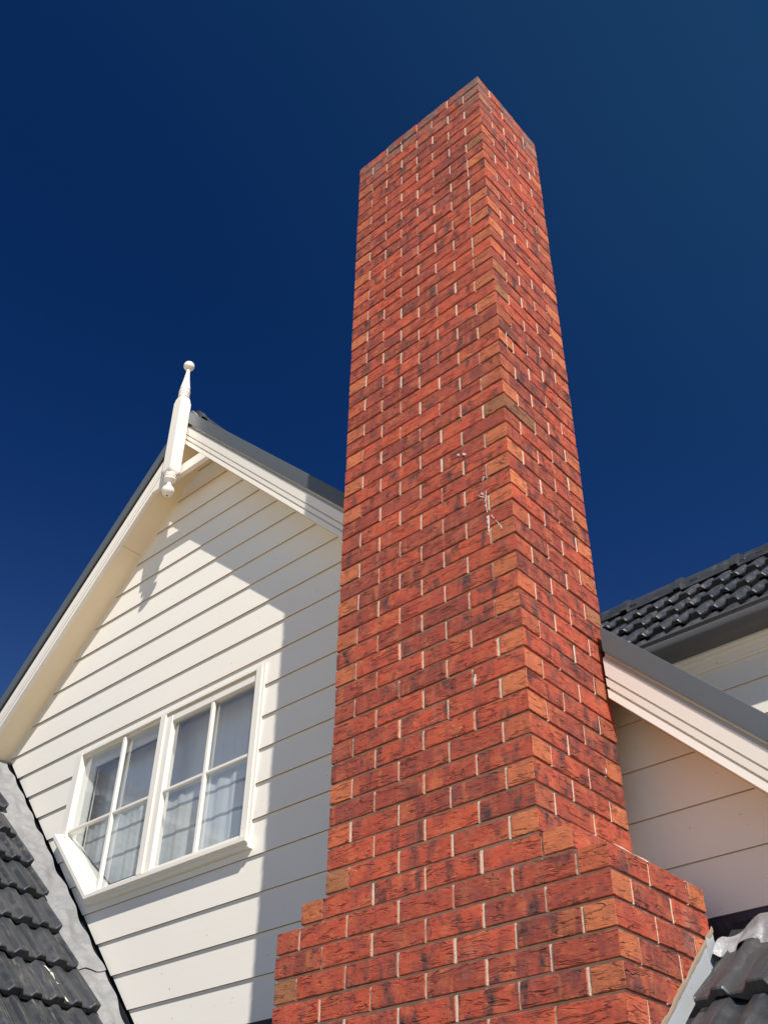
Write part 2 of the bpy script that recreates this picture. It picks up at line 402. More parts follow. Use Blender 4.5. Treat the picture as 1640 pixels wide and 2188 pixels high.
mo.box(-1.07 + ins, .12 - ins, ins + .0006, .59 - ins, -4.9, -54 * PITCH - .004)
mo.box(-1.19 + ins, .24 - ins, ins + .0012, .59 - ins, GZ, -55 * PITCH - .004)
for c_ in PERP: mo.box(*c_, 1)
mo.build('mortar', [BEDM, MORTAR], chim)
mb = MB(); mb.box(-.85, -.12, .58, .765, GZ, -2.9); mb.build('light_block_infill', BEDM, chim)  # unseen infill added to stop light leaking behind the shaft
# rough mortar beads on the steps
mb = MB()
def bead(x0, x1, y0, y1, z, h):
    nx, ny = 26, 10; vs = []; fs = []
    for i in range(nx + 1):
        for j in range(ny + 1):
            u, v = i / nx, j / ny; edge = min(u, 1 - u, v, 1 - v); k = min(1, edge * 9)
            vs.append((x0 + (x1 - x0) * u + random.uniform(-.0015, .0015), y0 + (y1 - y0) * v + (random.uniform(-.0015, .0015)), z - .003 + k * h * random.uniform(.7, 1.2)))
    for i in range(nx):
        for j in range(ny):
            a = i * (ny + 1) + j; fs.append([a, a + ny + 1, a + ny + 2, a + 1])
    mb.add(vs, fs)
zt = -54 * PITCH
for a_, b_, c_ in ((.001, .119, zt), (-1.069, -.951, zt), (.121, .239, zt - PITCH)):
    mb = MB(); bead(a_, b_, .0005, .588, c_, .014); mb.build('shoulder_mortar', MORTAR, chim, smooth=60)
mb = MB(); bead(-1.189, -1.071, .0005, .588, zt - PITCH, .014)
mb.build('shoulder_mortar', MORTAR, chim, smooth=60)
# chimney flue liner, seen only from above
mb = MB(); mb.lathe([(.11, -.3), (.11, .0), (.095, .0), (.095, -.28)], -.475, .295, 24); mb.build('flue_liner', MORTAR, chim, smooth=40)
# old white droppings on the brick: strokes a millimetre thick on the face
mb = MB()
def stroke(pts, w0, w1, fn, th=.0012):
    vs = []; fs = []; n = len(pts)
    for i, (u, v) in enumerate(pts):
        t = i / (n - 1); hw = (w0 + (w1 - w0) * t) * .5 * random.uniform(.35, 1.5) * (1 if 0 < i < n - 1 else .2); a = pts[max(0, i - 1)]; b = pts[min(n - 1, i + 1)]
        dx, dy = b[0] - a[0], b[1] - a[1]; l = math.hypot(dx, dy) or 1; px, py = -dy / l * hw, dx / l * hw
        vs += [fn(u + px, v + py, .0003), fn(u, v, th), fn(u - px, v - py, .0003)]
    for i in range(n - 1):
        a = i * 3; fs += [[a, a + 1, a + 4, a + 3], [a + 1, a + 2, a + 5, a + 4]]
    q = MB(); q.add(vs, fs); q.build('white_streak', DROP, chim, smooth=60)
def line(a, b, n, jit):
    return [(a[0] + (b[0] - a[0]) * i / n + random.uniform(-jit, jit), a[1] + (b[1] - a[1]) * i / n + random.uniform(-jit, jit)) for i in range(n + 1)]
front = lambda u, v, d: (u, -.0016 - d, v)
rightf = lambda u, v, d: (.0016 + d, u, v)
SPL = [((-.150, -3.152), (-.134, -3.176), .004, .003), ((-.164, -3.160), (-.130, -3.190), .002, .006), ((-.124, -3.160), (-.128, -3.205), .003, .007), ((-.130, -3.20), (-.124, -3.272), .006, .003),
       ((-.122, -3.288), (-.121, -3.335), .013, .012), ((-.119, -3.325), (-.124, -3.390), .010, .003), ((-.106, -3.292), (-.092, -3.318), .003, .002), ((-.084, -3.330), (-.057, -3.388), .002, .004), ((-.128, -3.075), (-.138, -3.095), .006, .003),
       ((-.113, -.75), (-.113, -.93), .003, .004), ((-.114, -1.0), (-.113, -1.1), .004, .003), ((-.113, -1.2), (-.116, -1.34), .004, .004), ((-.113, -1.45), (-.114, -1.62), .003, .003),
       ((-.60, -.02), (-.60, -.09), .005, .004), ((-.60, -.10), (-.60, -.165), .004, .003), ((-.222, -3.985), (-.226, -4.03), .014, .005), ((-.235, -2.885), (-.215, -2.90), .009, .006), ((-.262, -2.872), (-.250, -2.884), .008, .005)]
for a, b, w0, w1 in SPL: stroke(line(a, b, 12, .0022), w0, w1, front)
for a, b, w0, w1 in [((.06, -2.2), (.06, -2.34), .004, .003), ((.44, -.10), (.44, -.24), .007, .006), ((.52, -.32), (.53, -.42), .006, .004), ((.46, -4.23), (.475, -4.28), .013, .006)]: stroke(line(a, b, 10, .002), w0, w1, rightf)

# ------------------------------------------------------------------ gable house
sG, xa, zb_, zt_, yf, yw = 1.0243, -3.2352, -.6167, -.2846, .5355, .7525
B0, BP = -1.3104, .2036
house = thing('weatherboard_house', 'cream weatherboard gable house with a steep grey capped roof edge and white paned window', 'house')
rakeL = lambda x, off: off - sG * abs(x - xa)
# --- weatherboards
def clip(poly, a, b, c):
    """keep a*x+b*z<=c"""
    out = []
    for i in range(len(poly)):
        p, q = poly[i], poly[(i + 1) % len(poly)]; dp, dq = a * p[0] + b * p[1] - c, a * q[0] + b * q[1] - c
        if dp <= 1e-9: out.append(p)
        if (dp < -1e-9 and dq > 1e-9) or (dp > 1e-9 and dq < -1e-9):
            t = dp / (dp - dq); out.append((p[0] + (q[0] - p[0]) * t, p[1] + (q[1] - p[1]) * t))
    return out
LS = 1.0292                                                     # slope of the left flashing line
WIN = dict(x0=-4.165, x1=-2.315, z1=-2.805, z0=-3.87, dx=-3.69, dz=-3.385)
wb = MB()
def boards(wb, y, base, pitch, i0, i1, xmin, xmax, halfs, hole=None, lap=.0105):
    for i in range(i0, i1 + 1):
        zb = base - pitch * i; zt = zb + pitch
        cells = []
        if hole is None: cells = [[]]
        else:
            h = hole; sl = (h['z0'] - h['dz']) / (h['dx'] - h['x0'])
            cells = [[(1, 0, h['x0'])], [(-1, 0, -h['x0']), (1, 0, h['dx']), (-sl, 1, h['dz'] - sl * h['x0'])], [(-1, 0, -h['dx']), (1, 0, h['x1']), (0, 1, h['z0'])],
                     [(-1, 0, -h['x1'])], [(-1, 0, -h['x0']), (1, 0, h['x1']), (0, -1, -h['z1'])]]
        jy = random.uniform(-.0004, .0004)
        for cell in cells:
            poly = [(xmin, zb), (xmax, zb), (xmax, zt - .0005), (xmin, zt - .0005)]
            for a, b, c in halfs + cell:
                poly = clip(poly, a, b, c)
                if len(poly) < 3: break
            if len(poly) < 3: continue
            ys = lambda z: y + jy + lap * (z - zb) / pitch
            n = len(poly); vs = [(p[0], ys(p[1]), p[1]) for p in poly]; wb.add(vs, [list(range(n))], 0)
            for k in range(n):
                p, q = poly[k], poly[(k + 1) % n]
                if abs(p[1] - zb) < 1e-6 and abs(q[1] - zb) < 1e-6:
                    e = .0018   # eased bottom edge then underside
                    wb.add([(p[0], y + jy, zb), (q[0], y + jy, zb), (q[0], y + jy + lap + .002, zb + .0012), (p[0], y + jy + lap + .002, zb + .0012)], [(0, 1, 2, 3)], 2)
                elif abs(p[1] - q[1]) > 1e-6 or True:
                    if abs(p[1] - (zt - .0005)) < 1e-6 and abs(q[1] - (zt - .0005)) < 1e-6: continue
                    mi = 1 if (hole is not None and k >= 0) else 0
                    wb.add([(p[0], ys(p[1]), p[1]), (q[0], ys(q[1]), q[1]), (q[0], ys(q[1]) + .012, q[1]), (p[0], ys(p[1]) + .012, p[1])], [(0, 1, 2, 3)], mi)
hal = [(-LS, -1, LS * 5.106 + 2.558 - .002), (sG, 1, zb_ + .05 + sG * xa), (-sG, 1, zb_ + .05 - sG * xa)]
boards(wb, yw, B0, BP, -4, 17, -5.4, 1.45, hal, WIN)
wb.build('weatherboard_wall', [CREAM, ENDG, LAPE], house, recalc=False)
# dark sarking behind the boards
mb = MB()
def sark(poly): mb.prism(poly, lambda u, v, d: (u, d, v), yw + .022, yw + .045)
W = WIN
topz = lambda x: zb_ + .1 - sG * abs(x - xa)
sark([(-6.6, topz(-6.6)), (-6.6, GZ), (W['x0'], GZ), (W['x0'], topz(W['x0']))])
sark([(W['x0'], W['dz']), (W['x0'], GZ), (W['dx'], GZ), (W['dx'], W['z0'])])
sark([(W['dx'], W['z0']), (W['dx'], GZ), (W['x1'], GZ), (W['x1'], W['z0'])])
sark([(W['x1'], topz(W['x1'])), (W['x1'], GZ), (1.42, GZ), (1.42, topz(1.42))])
sark([(W['x0'], topz(W['x0'])), (W['x0'], W['z1']), (W['x1'], W['z1']), (W['x1'], topz(W['x1'])), (xa, topz(xa))])
mb.build('wall_backing', DARK, house)
# --- rake: barge board, capping, soffit
def sweep(mbx, prof, xs, mi=0):
    """prof: closed list (z offset, y); xs: x stations"""
    n = len(prof); vs = []
    for x in xs:
        for z, y in prof: vs.append((x, y, z - sG * abs(x - xa)))
    fs = []
    for i in range(len(xs) - 1):
        for k in range(n):
            a, b = i * n + k, i * n + (k + 1) % n; fs.append([a, b, b + n, a + n])
    fs.append(list(range(n))); fs.append([(len(xs) - 1) * n + k for k in range(n)][::-1]); mbx.add(vs, fs, mi)
BARGE = [(-.33, yf + .040), (-.33, yf + .024), (-.412, yf + .024), (-.430, yf + .010), (-.4355, yf + .002), (-.440, yf), (-.4445, yf + .001), (-.513, yf + .005), (-.514, yf + .022), (-.523, yf + .022), (-.524, yf + .004), (-.560, yf + .006),
         (-.561, yf + .024), (-.572, yf + .024), (-.573, yf + .006), (-.6105, yf + .006), (-.6135, yf + .008), (-.6135, yf + .040)]
for xs, nm in (((-6.6, xa), 'barge_board'), ((xa, -.972), 'barge_board'), ((.016, 1.62), 'barge_board')):
    mb = MB(); sweep(mb, BARGE, xs); mb.build(nm, TRIM, house)
CAP = [(-.287, yf - .014), (-.2845, yf - .010), (-.288, yf + .10), (-.291, yf + .10), (-.2895, yf - .0105), (-.383, yf - .0085), (-.395, yf - .0075), (-.3985, yf - .001), (-.4015, yf - .002), (-.4005, yf - .0115), (-.386, yf - .0125)]
for xs in ((-6.62, xa + .0), (xa, -.965), (.028, 1.64)):
    mb = MB(); sweep(mb, CAP, xs); mb.build('verge_capping', CAPM, house, smooth=35)
zs = zb_ + .012
def soff(x0, x1, y0=yf + .04, y1=yw + .03):
    mb = MB(); pr_ = [(zs, y0), (zs + .009, y0), (zs + .009, y1), (zs, y1)]
    sweep(mb, pr_, (x0, x1)); mb.build('soffit_panel', SOFFIT, house)
soff(-6.6, -3.865); soff(-3.8615, xa); soff(xa, -.97); soff(-.97, .02, .60); soff(.02, 1.6)
mb = MB()   # quad bead where the soffit meets the wall
sweep(mb, [(zs - .001, yw - .012), (zs - .010, yw + .010), (zs + .004, yw + .010)], (-5.6, xa)); sweep(mb, [(zs - .001, yw - .012), (zs - .010, yw + .010), (zs + .004, yw + .010)], (xa, 1.4))
mb.build('soffit_bead', SOFFIT, house)
# collar tie across the apex
mb = MB(); tz0, tz1 = -.926, -.838
xr0 = xa + (zb_ + .01 - tz0) / sG; xr1 = xa + (zb_ + .01 - tz1) / sG
mb.prism([(2 * xa - xr0, tz0), (xr0, tz0), (xr1, tz1), (2 * xa - xr1, tz1)], lambda u, v, d: (u, d, v), yf + .007, yf + .042)
mb.build('collar_tie', TRIM, house)
# finial
fin = empty('finial', house); fx, fy = -3.242, .481
fin.matrix_world = Matrix.Translation((fx, fy, -1.0)) @ Matrix.Rotation(math.radians(-1.2), 4, 'Y') @ Matrix.Translation((-fx, -fy, 1.0))
def sphere_prof(r, zc, a0, a1, n=18): return [(max(.0005, r * math.cos(a)), zc + r * math.sin(a)) for a in [a0 + (a1 - a0) * i / n for i in range(n + 1)]]
mb = MB(); R_ = math.radians
up = [(.030, -.175), (.041, -.168), (.0435, -.160), (.043, -.152), (.038, -.148), (.038, -.146), (.0425, -.142), (.0435, -.134), (.040, -.128), (.036, -.126), (.0425, -.119), (.044, -.108), (.0425, -.097), (.034, -.088),
      (.0405, -.078), (.039, -.060), (.033, -.020), (.0265, .025), (.020, .075), (.0155, .12), (.013, .15), (.013, .160)] + sphere_prof(.0425, .200, R_(-68), R_(89.5))
up = [(r, z) for r, z in up]
mb.lathe(up, fx, fy, 44); mb.build('turned_top', TRIM, fin, smooth=45)
mb = MB()
lowp = sphere_prof(.0455, -1.118, R_(-89.5), R_(64)) + [(.0185, -1.072), (.0175, -1.055), (.021, -1.040), (.034, -1.030), (.0445, -1.020), (.046, -1.010), (.0425, -1.002), (.038, -.999), (.0445, -.993), (.045, -.984), (.040, -.978), (.036, -.976), (.041, -.970), (.041, -.960), (.03, -.94)]
mb.lathe(lowp, fx, fy, 44); mb.lathe([(.007, -1.1642), (.007, -1.160)], fx, fy, 12, 1); mb.build('turned_drop', [TRIM, DARK], fin, smooth=45)
mb = MB()
h = .047
secs = [(-.168, .034), (-.180, .038), (-.20, .0435), (-.222, .0465), (-.235, h), (-.930, h), (-.948, .044), (-.960, .036)]
vs = []; fs = []; K = 8
for z, r in secs:
    c = .0035
    if r < h: c = r * .18 + .002
    for sx, sy in ((1, -1), (1, 1), (-1, 1), (-1, -1)):
        a, b = (sx * r, sy * (r - c)), (sx * (r - c), sy * r)
        if sx * sy < 0: pass
        q = [a, b] if sx * sy > 0 else [b, a]
        for p in q: vs.append((fx + p[0], fy + p[1], z))
for i in range(len(secs) - 1):
    for k in range(K): a, b = i * K + k, i * K + (k + 1) % K; fs.append([a, b, b + K, a + K])
fs.append(list(range(K))); fs.append([(len(secs) - 1) * K + k for k in range(K)]); mb.add(vs, fs); mb.build('square_post', TRIM, fin, smooth=30)

# --- tile roofs
PROF = [(0.0, .001), (.015, .001), (.055, -.020), (.085, -.024), (.24, -.024), (.27, -.021), (.305, -.006), (.33, -.002), (.45, -.002), (.475, -.006), (.51, -.021), (.54, -.024), (.70, -.024), (.73, -.021), (.775, -.003), (.80, .001), (.86, .002), (.865, -.0008), (.872, -.0008), (.877, .002), (.92, .002), (.925, -.0008), (.932, -.0008), (.937, .002), (.985, .002), (1.0, .001)]
BOT = lambda u: (-.027 if .31 < u < .52 else (-.051 if u > .55 or u < .27 else -.051 + .024 * (max(0, 1 - abs((u - .29) / .02 if u < .4 else (u - .535) / .015) ))))
def tiles(name, parent, O, A, U, N, w_, p_, rows, keep, nose0=0.0, shift=lambda r: 0.0, t=.042, a_rng=(0, 4)):
    """O origin on the base plane, A along the course, U up the slope, N outward; rows counted upwards from nose0"""
    O, A, U, N = map(Vector, (O, A, U, N)); mb = MB()
    for r in range(rows):
        k0 = int(math.floor((a_rng[0] - shift(r)) / w_)) - 1; k1 = int(math.ceil((a_rng[1] - shift(r)) / w_)) + 1
        for k in range(k0, k1):
            a0 = shift(r) + k * w_; s0 = nose0 + r * p_
            rng_ = keep(a0, a0 + w_, s0, s0 + p_)
            if rng_ is None: continue
            lo, hi = rng_
            if hi - lo < .01: continue
            us = [u for u, _ in PROF]; hs = [h_ for _, h_ in PROF]
            cut = [(lo - a0) / w_, (hi - a0) / w_]
            uu = sorted(set([u for u in us if cut[0] < u < cut[1]] + [max(0, cut[0]), min(1, cut[1])]))
            hh = np.interp(uu, us, hs)
            js, jn, tilt = random.uniform(-.0035, .0035), random.uniform(-.0012, .0012), random.uniform(-.0025, .0025)
            lv = [(-1, 0.0), (0, 0.0), (1, .0045), (2, .014), (3, p_ * .5), (4, p_ + .035)]
            rnd = random.random(); ou = random.uniform(0, 40); wet = random.random()
            vs = []; fs = []; uvs = []
            for c, s_ in lv:
                for u, h_ in zip(uu, hh):
                    hgt = t * (1 - max(0, s_) / p_) + .024 + h_ + jn + tilt * (u - .5)
                    if c == -1: hgt = BOT(u) + t + .020 + jn
                    elif c == 0: hgt -= .0075
                    elif c == 1: hgt -= .0018
                    if c == -1: hgt = min(hgt, t + .024 + h_ - .014)
                    P = O + A * (a0 + u * w_) + U * (s0 + s_ + js + (.001 if c == -1 else 0)) + N * hgt
                    vs.append(P)
            n = len(uu)
            for i in range(len(lv) - 1):
                for q in range(n - 1):
                    a = i * n + q; fs.append([a, a + 1, a + n + 1, a + n])
                    uvs.append([(uu[q] * w_ + ou, lv[i][1] + ou), (uu[q + 1] * w_ + ou, lv[i][1] + ou), (uu[q + 1] * w_ + ou, lv[i + 1][1] + ou), (uu[q] * w_ + ou, lv[i + 1][1] + ou)])
            # side closers
            for q in (0, n - 1):
                for i in range(1, len(lv) - 1):
                    a, b = i * n + q, (i + 1) * n + q; o_ = len(vs)
                    vs.append(Vector(vs[a]) - N * .022); vs.append(Vector(vs[b]) - N * .022); fs.append([a, b, o_ + 1, o_]); uvs.append([(0, 0)] * 4)
            # underside of the nose
            o_ = len(vs)
            for q in range(n): vs.append(Vector(vs[q]) + U * .05)
            for q in range(n - 1): fs.append([q, q + 1, o_ + q + 1, o_ + q]); uvs.append([(0, 0)] * 4)
            mb.add(vs, fs, 0, uvs, (rnd, wet, 0, 1))
    ob = mb.build(name, TILE, parent, smooth=38, attr='tl', recalc=False)
    return ob
def slab(name, parent, pts, N, th, m):
    """flat board from 3D corner points, thickened inwards"""
    N = Vector(N); P = [Vector(p) for p in pts]; n = len(P); mb = MB()
    mb.add(P + [p - N * th for p in P], [list(range(n)), [n + i for i in range(n)][::-1]] + [[i, (i + 1) % n, n + (i + 1) % n, n + i] for i in range(n)]); return mb.build(name, m, parent)

# main gable roof slopes
c_, s_ = 1 / math.hypot(1, sG), sG / math.hypot(1, sG)
zr = -.325
for sg, xe in ((-1, -6.6), (1, 1.62)):
    N = (sg * s_, 0, c_); x0 = xa
    zr_ = zr - .06; slab('roof_deck', house, [(xa, yf + .03, zr_), (xe, yf + .03, zr_ - sG * abs(xe - xa)), (xe, 7, zr_ - sG * abs(xe - xa)), (xa, 7, zr_)], N, .02, DARK)
# main roof tiles, right slope, for views from the side
L_ = abs(1.62 - xa) / c_
tiles('roof_tiles', house, (xa, 0, zr - .075), (0, 1, 0), (-c_, 0, s_), (s_, 0, c_), .2345, .343, int(L_ / .343), lambda a0, a1, s0, s1: (max(a0, yf + .08), min(a1, 4.2)) if a1 > yf + .08 and a0 < 4.2 else None, nose0=-L_, a_rng=(yf, 4.2), t=.03)
def ridge_caps(name, parent, P0, D, n, ln=.42, r=.10, drop=.0, m=TILE):
    mb = MB(); P0, D = Vector(P0), Vector(D); side = D.cross(Vector((0, 0, 1)))
    for k in range(n):
        vs = []; fs = []; ou = random.uniform(0, 30); uvs = []
        st = [(-.0, .92), (.004, 1.0), (.05, 1.0), (.055, .93), (ln + .02, .86)]
        A_ = [-1.12, -.9, -.62, -.3, 0, .3, .62, .9, 1.12]
        for d, q in st:
            for a in A_:
                x = a / 1.12 * r * 1.15 * q; z = -(abs(a / 1.12) ** 2.1) * r * 1.35 + (q - 1) * .12
                vs.append(P0 + D * (k * ln + d) + side * x + Vector((0, 0, z + random.uniform(-.0012, .0012))))
        m_ = len(A_)
        for i in range(len(st) - 1):
            for j in range(m_ - 1): a = i * m_ + j; fs.append([a, a + 1, a + m_ + 1, a + m_]); uvs.append([(j * .03 + ou, st[i][0]), (j * .03 + .03 + ou, st[i][0]), (j * .03 + .03 + ou, st[i + 1][0]), (j * .03 + ou, st[i + 1][0])])
        fs.append(list(range(m_))[::-1]); uvs.append([(0, 0)] * m_)
        mb.add(vs, fs, 0, uvs, (random.random(), .4, 0, 1))
    return mb.build(name, m, parent, smooth=45, attr='tl')
ridge_caps('ridge_capping', house, (xa, yf + .06, -.232), (0, 1, 0), 14, .42, .085)
mb = MB(); mb.prism([(xa - .10, -.40), (xa + .10, -.40), (xa + .012, -.262), (xa - .012, -.262)], lambda u, v, d: (u, d, v), yf + .02, yf + .09); mb.build('ridge_bedding', m_paint('grey_bedding_mortar', (.20, .19, .18), .9, .4), house)
# side and back walls of the house below the eaves
mb = MB(); mb.box(1.36, 1.42, yw + .05, 6.9, GZ, topz(1.36)); mb.box(-6.6, -6.54, yw + .05, 6.9, GZ, topz(-6.6)); mb.prism([(-6.6, topz(-6.6)), (-6.6, GZ), (1.42, GZ), (1.42, topz(1.42)), (xa, topz(xa))], lambda u, v, d: (u, d, v), 6.9, 6.95)
mb.build('outer_wall', WALLB, house)

# --- window
win = empty('window', house)
fr = MB(); W = WIN
yo = yw - .012
def bar(mbx, p, q, wd, y0, y1, side=0, mi=0, ext=0.0):
    """bar in the wall plane from p to q (x,z), width wd to the left(+1)/right(-1)/both(0) of the direction"""
    dx, dz = q[0] - p[0], q[1] - p[1]; l = math.hypot(dx, dz); ux, uz = dx / l, dz / l; nx, nz = -uz, ux
    p = (p[0] - ux * ext, p[1] - uz * ext); q = (q[0] + ux * ext, q[1] + uz * ext)
    a, b = (0, wd) if side > 0 else ((-wd, 0) if side < 0 else (-wd / 2, wd / 2))
    P = [(p[0] + nx * a, p[1] + nz * a), (q[0] + nx * a, q[1] + nz * a), (q[0] + nx * b, q[1] + nz * b), (p[0] + nx * b, p[1] + nz * b)]
    mbx.prism(P, lambda u, v, d: (u, d, v), y0, y1, mi)
x0, x1, z1, z0, dxx, dzz = W['x0'], W['x1'], W['z1'], W['z0'], W['dx'], W['dz']
bar(fr, (x0, dzz), (x0, z1 - .0), .062, yo, .85, -1)                 # left jamb
bar(fr, (x0 + .062, z1), (x1, z1), .010, yo + .004, .85, -1); bar(fr, (x0 + .062, z1 - .0102), (x1 - .046, z1 - .0102), .014, yo + .030, .85, -1)            # head
bar(fr, (x1, z1 + .006), (x1, z0), .046, yo - .002, .85, -1)               # right jamb
bar(fr, (x0, dzz), (dxx, z0), .048, yo + .006, .85, 1)                # sloping foot member
bar(fr, (dxx, z0), (x1 - .046, z0), .040, yo + .008, .85, 1)              # bottom
fr.build('frame', WHITE, win)
ms = MB(); bar(ms, (-3.256, z0 + .04), (-3.256, z1 - .0105), .050, yo + .002, .85, -1); ms.build('mullion', WHITE, win)
# sloping + level sill
si = MB()
SP = [(yo - .045, -.004), (yo - .045, -.026), (yo - .040, -.030), (yo - .030, -.030), (yo - .028, -.036), (yo - .022, -.036), (yo - .020, -.052), (yo - .010, -.056), (yw + .02, -.056), (yw + .02, .018)]
pth = [(-4.150, -3.3675), (-3.6665, -3.862), (-2.268, -3.862)]
def sill(mbx, path, prof):
    n = len(prof); offs = []
    for i, p in enumerate(path):
        if i == 0: d = (path[1][0] - p[0], path[1][1] - p[1])
        elif i == len(path) - 1: d = (p[0] - path[i - 1][0], p[1] - path[i - 1][1])
        else: d = None
        def nrm(d): l = math.hypot(*d); return (-d[1] / l, d[0] / l)
        if d: nn = nrm(d); k = 1
        else:
            a = nrm((p[0] - path[i - 1][0], p[1] - path[i - 1][1])); b = nrm((path[i + 1][0] - p[0], path[i + 1][1] - p[1]))
            nn = (a[0] + b[0], a[1] + b[1]); l = math.hypot(*nn); nn = (nn[0] / l, nn[1] / l); k = 1 / (nn[0] * a[0] + nn[1] * a[1])
        offs.append((nn[0] * k, nn[1] * k))
    vs = [(p[0] + o[0] * t, y, p[1] + o[1] * t) for p, o in zip(path, offs) for y, t in prof]; fs = []
    for i in range(len(path) - 1):
        for k in range(n): a, b = i * n + k, i * n + (k + 1) % n; fs.append([a, b, b + n, a + n])
    fs.append(list(range(n))); fs.append([(len(path) - 1) * n + k for k in range(n)][::-1]); mbx.add(vs, fs)
sill(si, pth, SP); si.build('sill', WHITE, win)
# flashing strips beside the frame
mb = MB(); mb.box(x1, x1 + .022, yw - .006, yw + .012, z0 - .02, z1 + .012); mb.box(x0 - .004, x1 + .01, yw - .004, yw + .01, z1 + .003, z1 + .012); mb.build('edge_strip', WHITE, win)
# right sash
rs = empty('sash', win); y0s, y1s = yo + .012, yo + .050
sx0, sx1, sz0, sz1 = -3.206, x1 - .046, z0 + .040, z1 - .032
bar_ = MB()
bar_.box(sx0, sx0 + .062, y0s, y1s, sz0, sz1, 0, .003); bar_.box(sx1 - .020, sx1, y0s + .003, y1s, sz0, sz1, 0, .003)
bar_.box(sx0 + .062, sx1 - .020, y0s + .002, y1s, sz1 - .044, sz1, 0, .003); bar_.box(sx0 + .062, sx1 - .020, y0s + .001, y1s, sz0, sz0 + .014, 0, .003)
bar_.build('sash_frame', WHITE, win)
bpy.data.objects.remove(rs)
mu = MB(); mu.box(-2.779, -2.748, y0s + .004, y0s + .026, sz0 + .012, sz1 - .042, 0, .005); mu.box(sx0 + .060, sx1 - .018, y0s + .006, y0s + .026, -3.358, -3.335, 0, .005)
mu.build('glazing_bar', WHITE, win)
# left light: bars in front, glass set deeper in its own liner
mu = MB(); mu.box(-3.657, -3.626, yo + .010, yo + .034, z0 + .02, z1 - .02, 0, .005); mu.box(x0 + .058, -3.254, yo + .012, yo + .034, -3.361, -3.338, 0, .005)
mu.build('glazing_bar', WHITE, win)
li = MB(); lx0, lx1 = x0 + .100, -3.256
yl0, yl1 = .812, .885
poly_o = [(x0 + .04, z1 - .01), (lx1, z1 - .01), (lx1, z0 + .02), (dxx + .02, z0 + .02), (x0 + .04, dzz + .02)]
ix0, iz1, iz0 = x0 + .108, z1 - .075, z0 + .095
poly_i = [(ix0, iz1), (lx1 - .012, iz1), (lx1 - .012, iz0), (-3.66, iz0), (ix0, -3.46)]
n = 5; vs = [(p[0], .790, p[1]) for p in poly_o] + [(p[0], .836, p[1]) for p in poly_i] + [(p[0], .868, p[1]) for p in poly_i]
li.add(vs, [[i, (i + 1) % n, n + (i + 1) % n, n + i] for i in range(n)] + [[n + i, n + (i + 1) % n, 2 * n + (i + 1) % n, 2 * n + i] for i in range(n)]); li.build('deep_liner', WHITE, win)
gk = MB()
for i in range(n):
    p, q = poly_i[i], poly_i[(i + 1) % n]
    cx = sum(a[0] for a in poly_i) / n; cz = sum(a[1] for a in poly_i) / n
    sh = lambda a, k: (cx + (a[0] - cx) * k, cz + (a[1] - cz) * k)
    a, b, c, d = sh(p, .998), sh(q, .998), sh(q, .965), sh(p, .965)
    gk.add([(a[0], .846, a[1]), (b[0], .846, b[1]), (c[0], .850, c[1]), (d[0], .850, d[1])], [(0, 1, 2, 3)])
gk.build('glass_seal', DARK, win)
gl = MB(); gl.add([(p[0], .782, p[1]) for p in poly_o], [(0, 1, 2, 3, 4)]); gl.build('glass', GLASS, win)
gl = MB(); gl.add([(sx0 + .03, y0s + .030, sz0), (sx1, y0s + .030, sz0), (sx1, y0s + .030, sz1), (sx0 + .03, y0s + .030, sz1)], [(0, 1, 2, 3)]); gl.build('glass', GLASS, win)
# curtain with soft pleats and two painted glazing-bar shadows, room behind
cu = MB(); nx = 260; CY = .955
def cyy(x): return CY + .0022 * math.sin(x * 38 + 1.3 * math.sin(x * 9)) + .0012 * math.sin(x * 91 + 2)
vs = []; fs = []
for i in range(nx + 1):
    x = -4.35 + 2.2 * i / nx
    for z in (-2.7, -3.2, -3.6, -4.05): vs.append((x, cyy(x) + (.004 * math.sin(x * 50 + z * 5)), z))
for i in range(nx):
    for j in range(3): a = i * 4 + j; fs.append([a, a + 4, a + 5, a + 1])
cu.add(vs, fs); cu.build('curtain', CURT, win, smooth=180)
rm = MB(); rm.box(-4.45, -2.1, .885, .89, -2.60, -2.775); rm.box(-4.45, -4.28, .885, 1.2, -4.2, -2.6); rm.box(-2.26, -2.1, .885, 1.2, -4.2, -2.6); rm.box(-4.45, -2.1, .885, 1.2, -2.74, -2.6); rm.box(-4.45, -2.1, .885, 1.2, -4.2, -4.0); rm.box(-4.45, -2.1, 1.19, 1.25, -4.2, -2.6)
rm.build('room_lining', CREAM, win)

# --- apron flashing at the foot of the wall
mb = MB(); mb.box(-2.6, 1.4, yw + .004, yw + .020, -5.05, -4.7735); mb.build('apron_flashing', DARKF, house)

# ------------------------------------------------------------------ left wing roof
left = thing('side_wing', 'charcoal tiled roof below the paned window with a wide grey lead flashing beside it', 'house wing')
eL = Vector((1, 0, -LS)).normalized(); nL = Vector((LS, 0, 1)).normalized(); q0 = Vector((-5.106, 0, -2.558))
rise = .125                                                     # distance ridge above q0 along the slope
tbase = q0 - nL * .052
def keepL(a0, a1, s0, s1):
    sd = -(s0 + s1) / 2
    lim = .540 + .012 * math.sin(sd * 5.1) + .0085 * (sd)
    lo, hi = max(a0, -1.25), min(a1, lim)
    return (lo, hi) if hi > lo else None
JO = .243 + .008
tiles('roof_tiles', left, tbase, (0, 1, 0), -eL, nL, .2345, .3435, 14, keepL, nose0=-(1.475 + 8 * .3435) + .012, shift=lambda r: (.358 - .004 if r % 2 == 0 else .358 + .1173) % .2345, a_rng=(-1.3, .6))
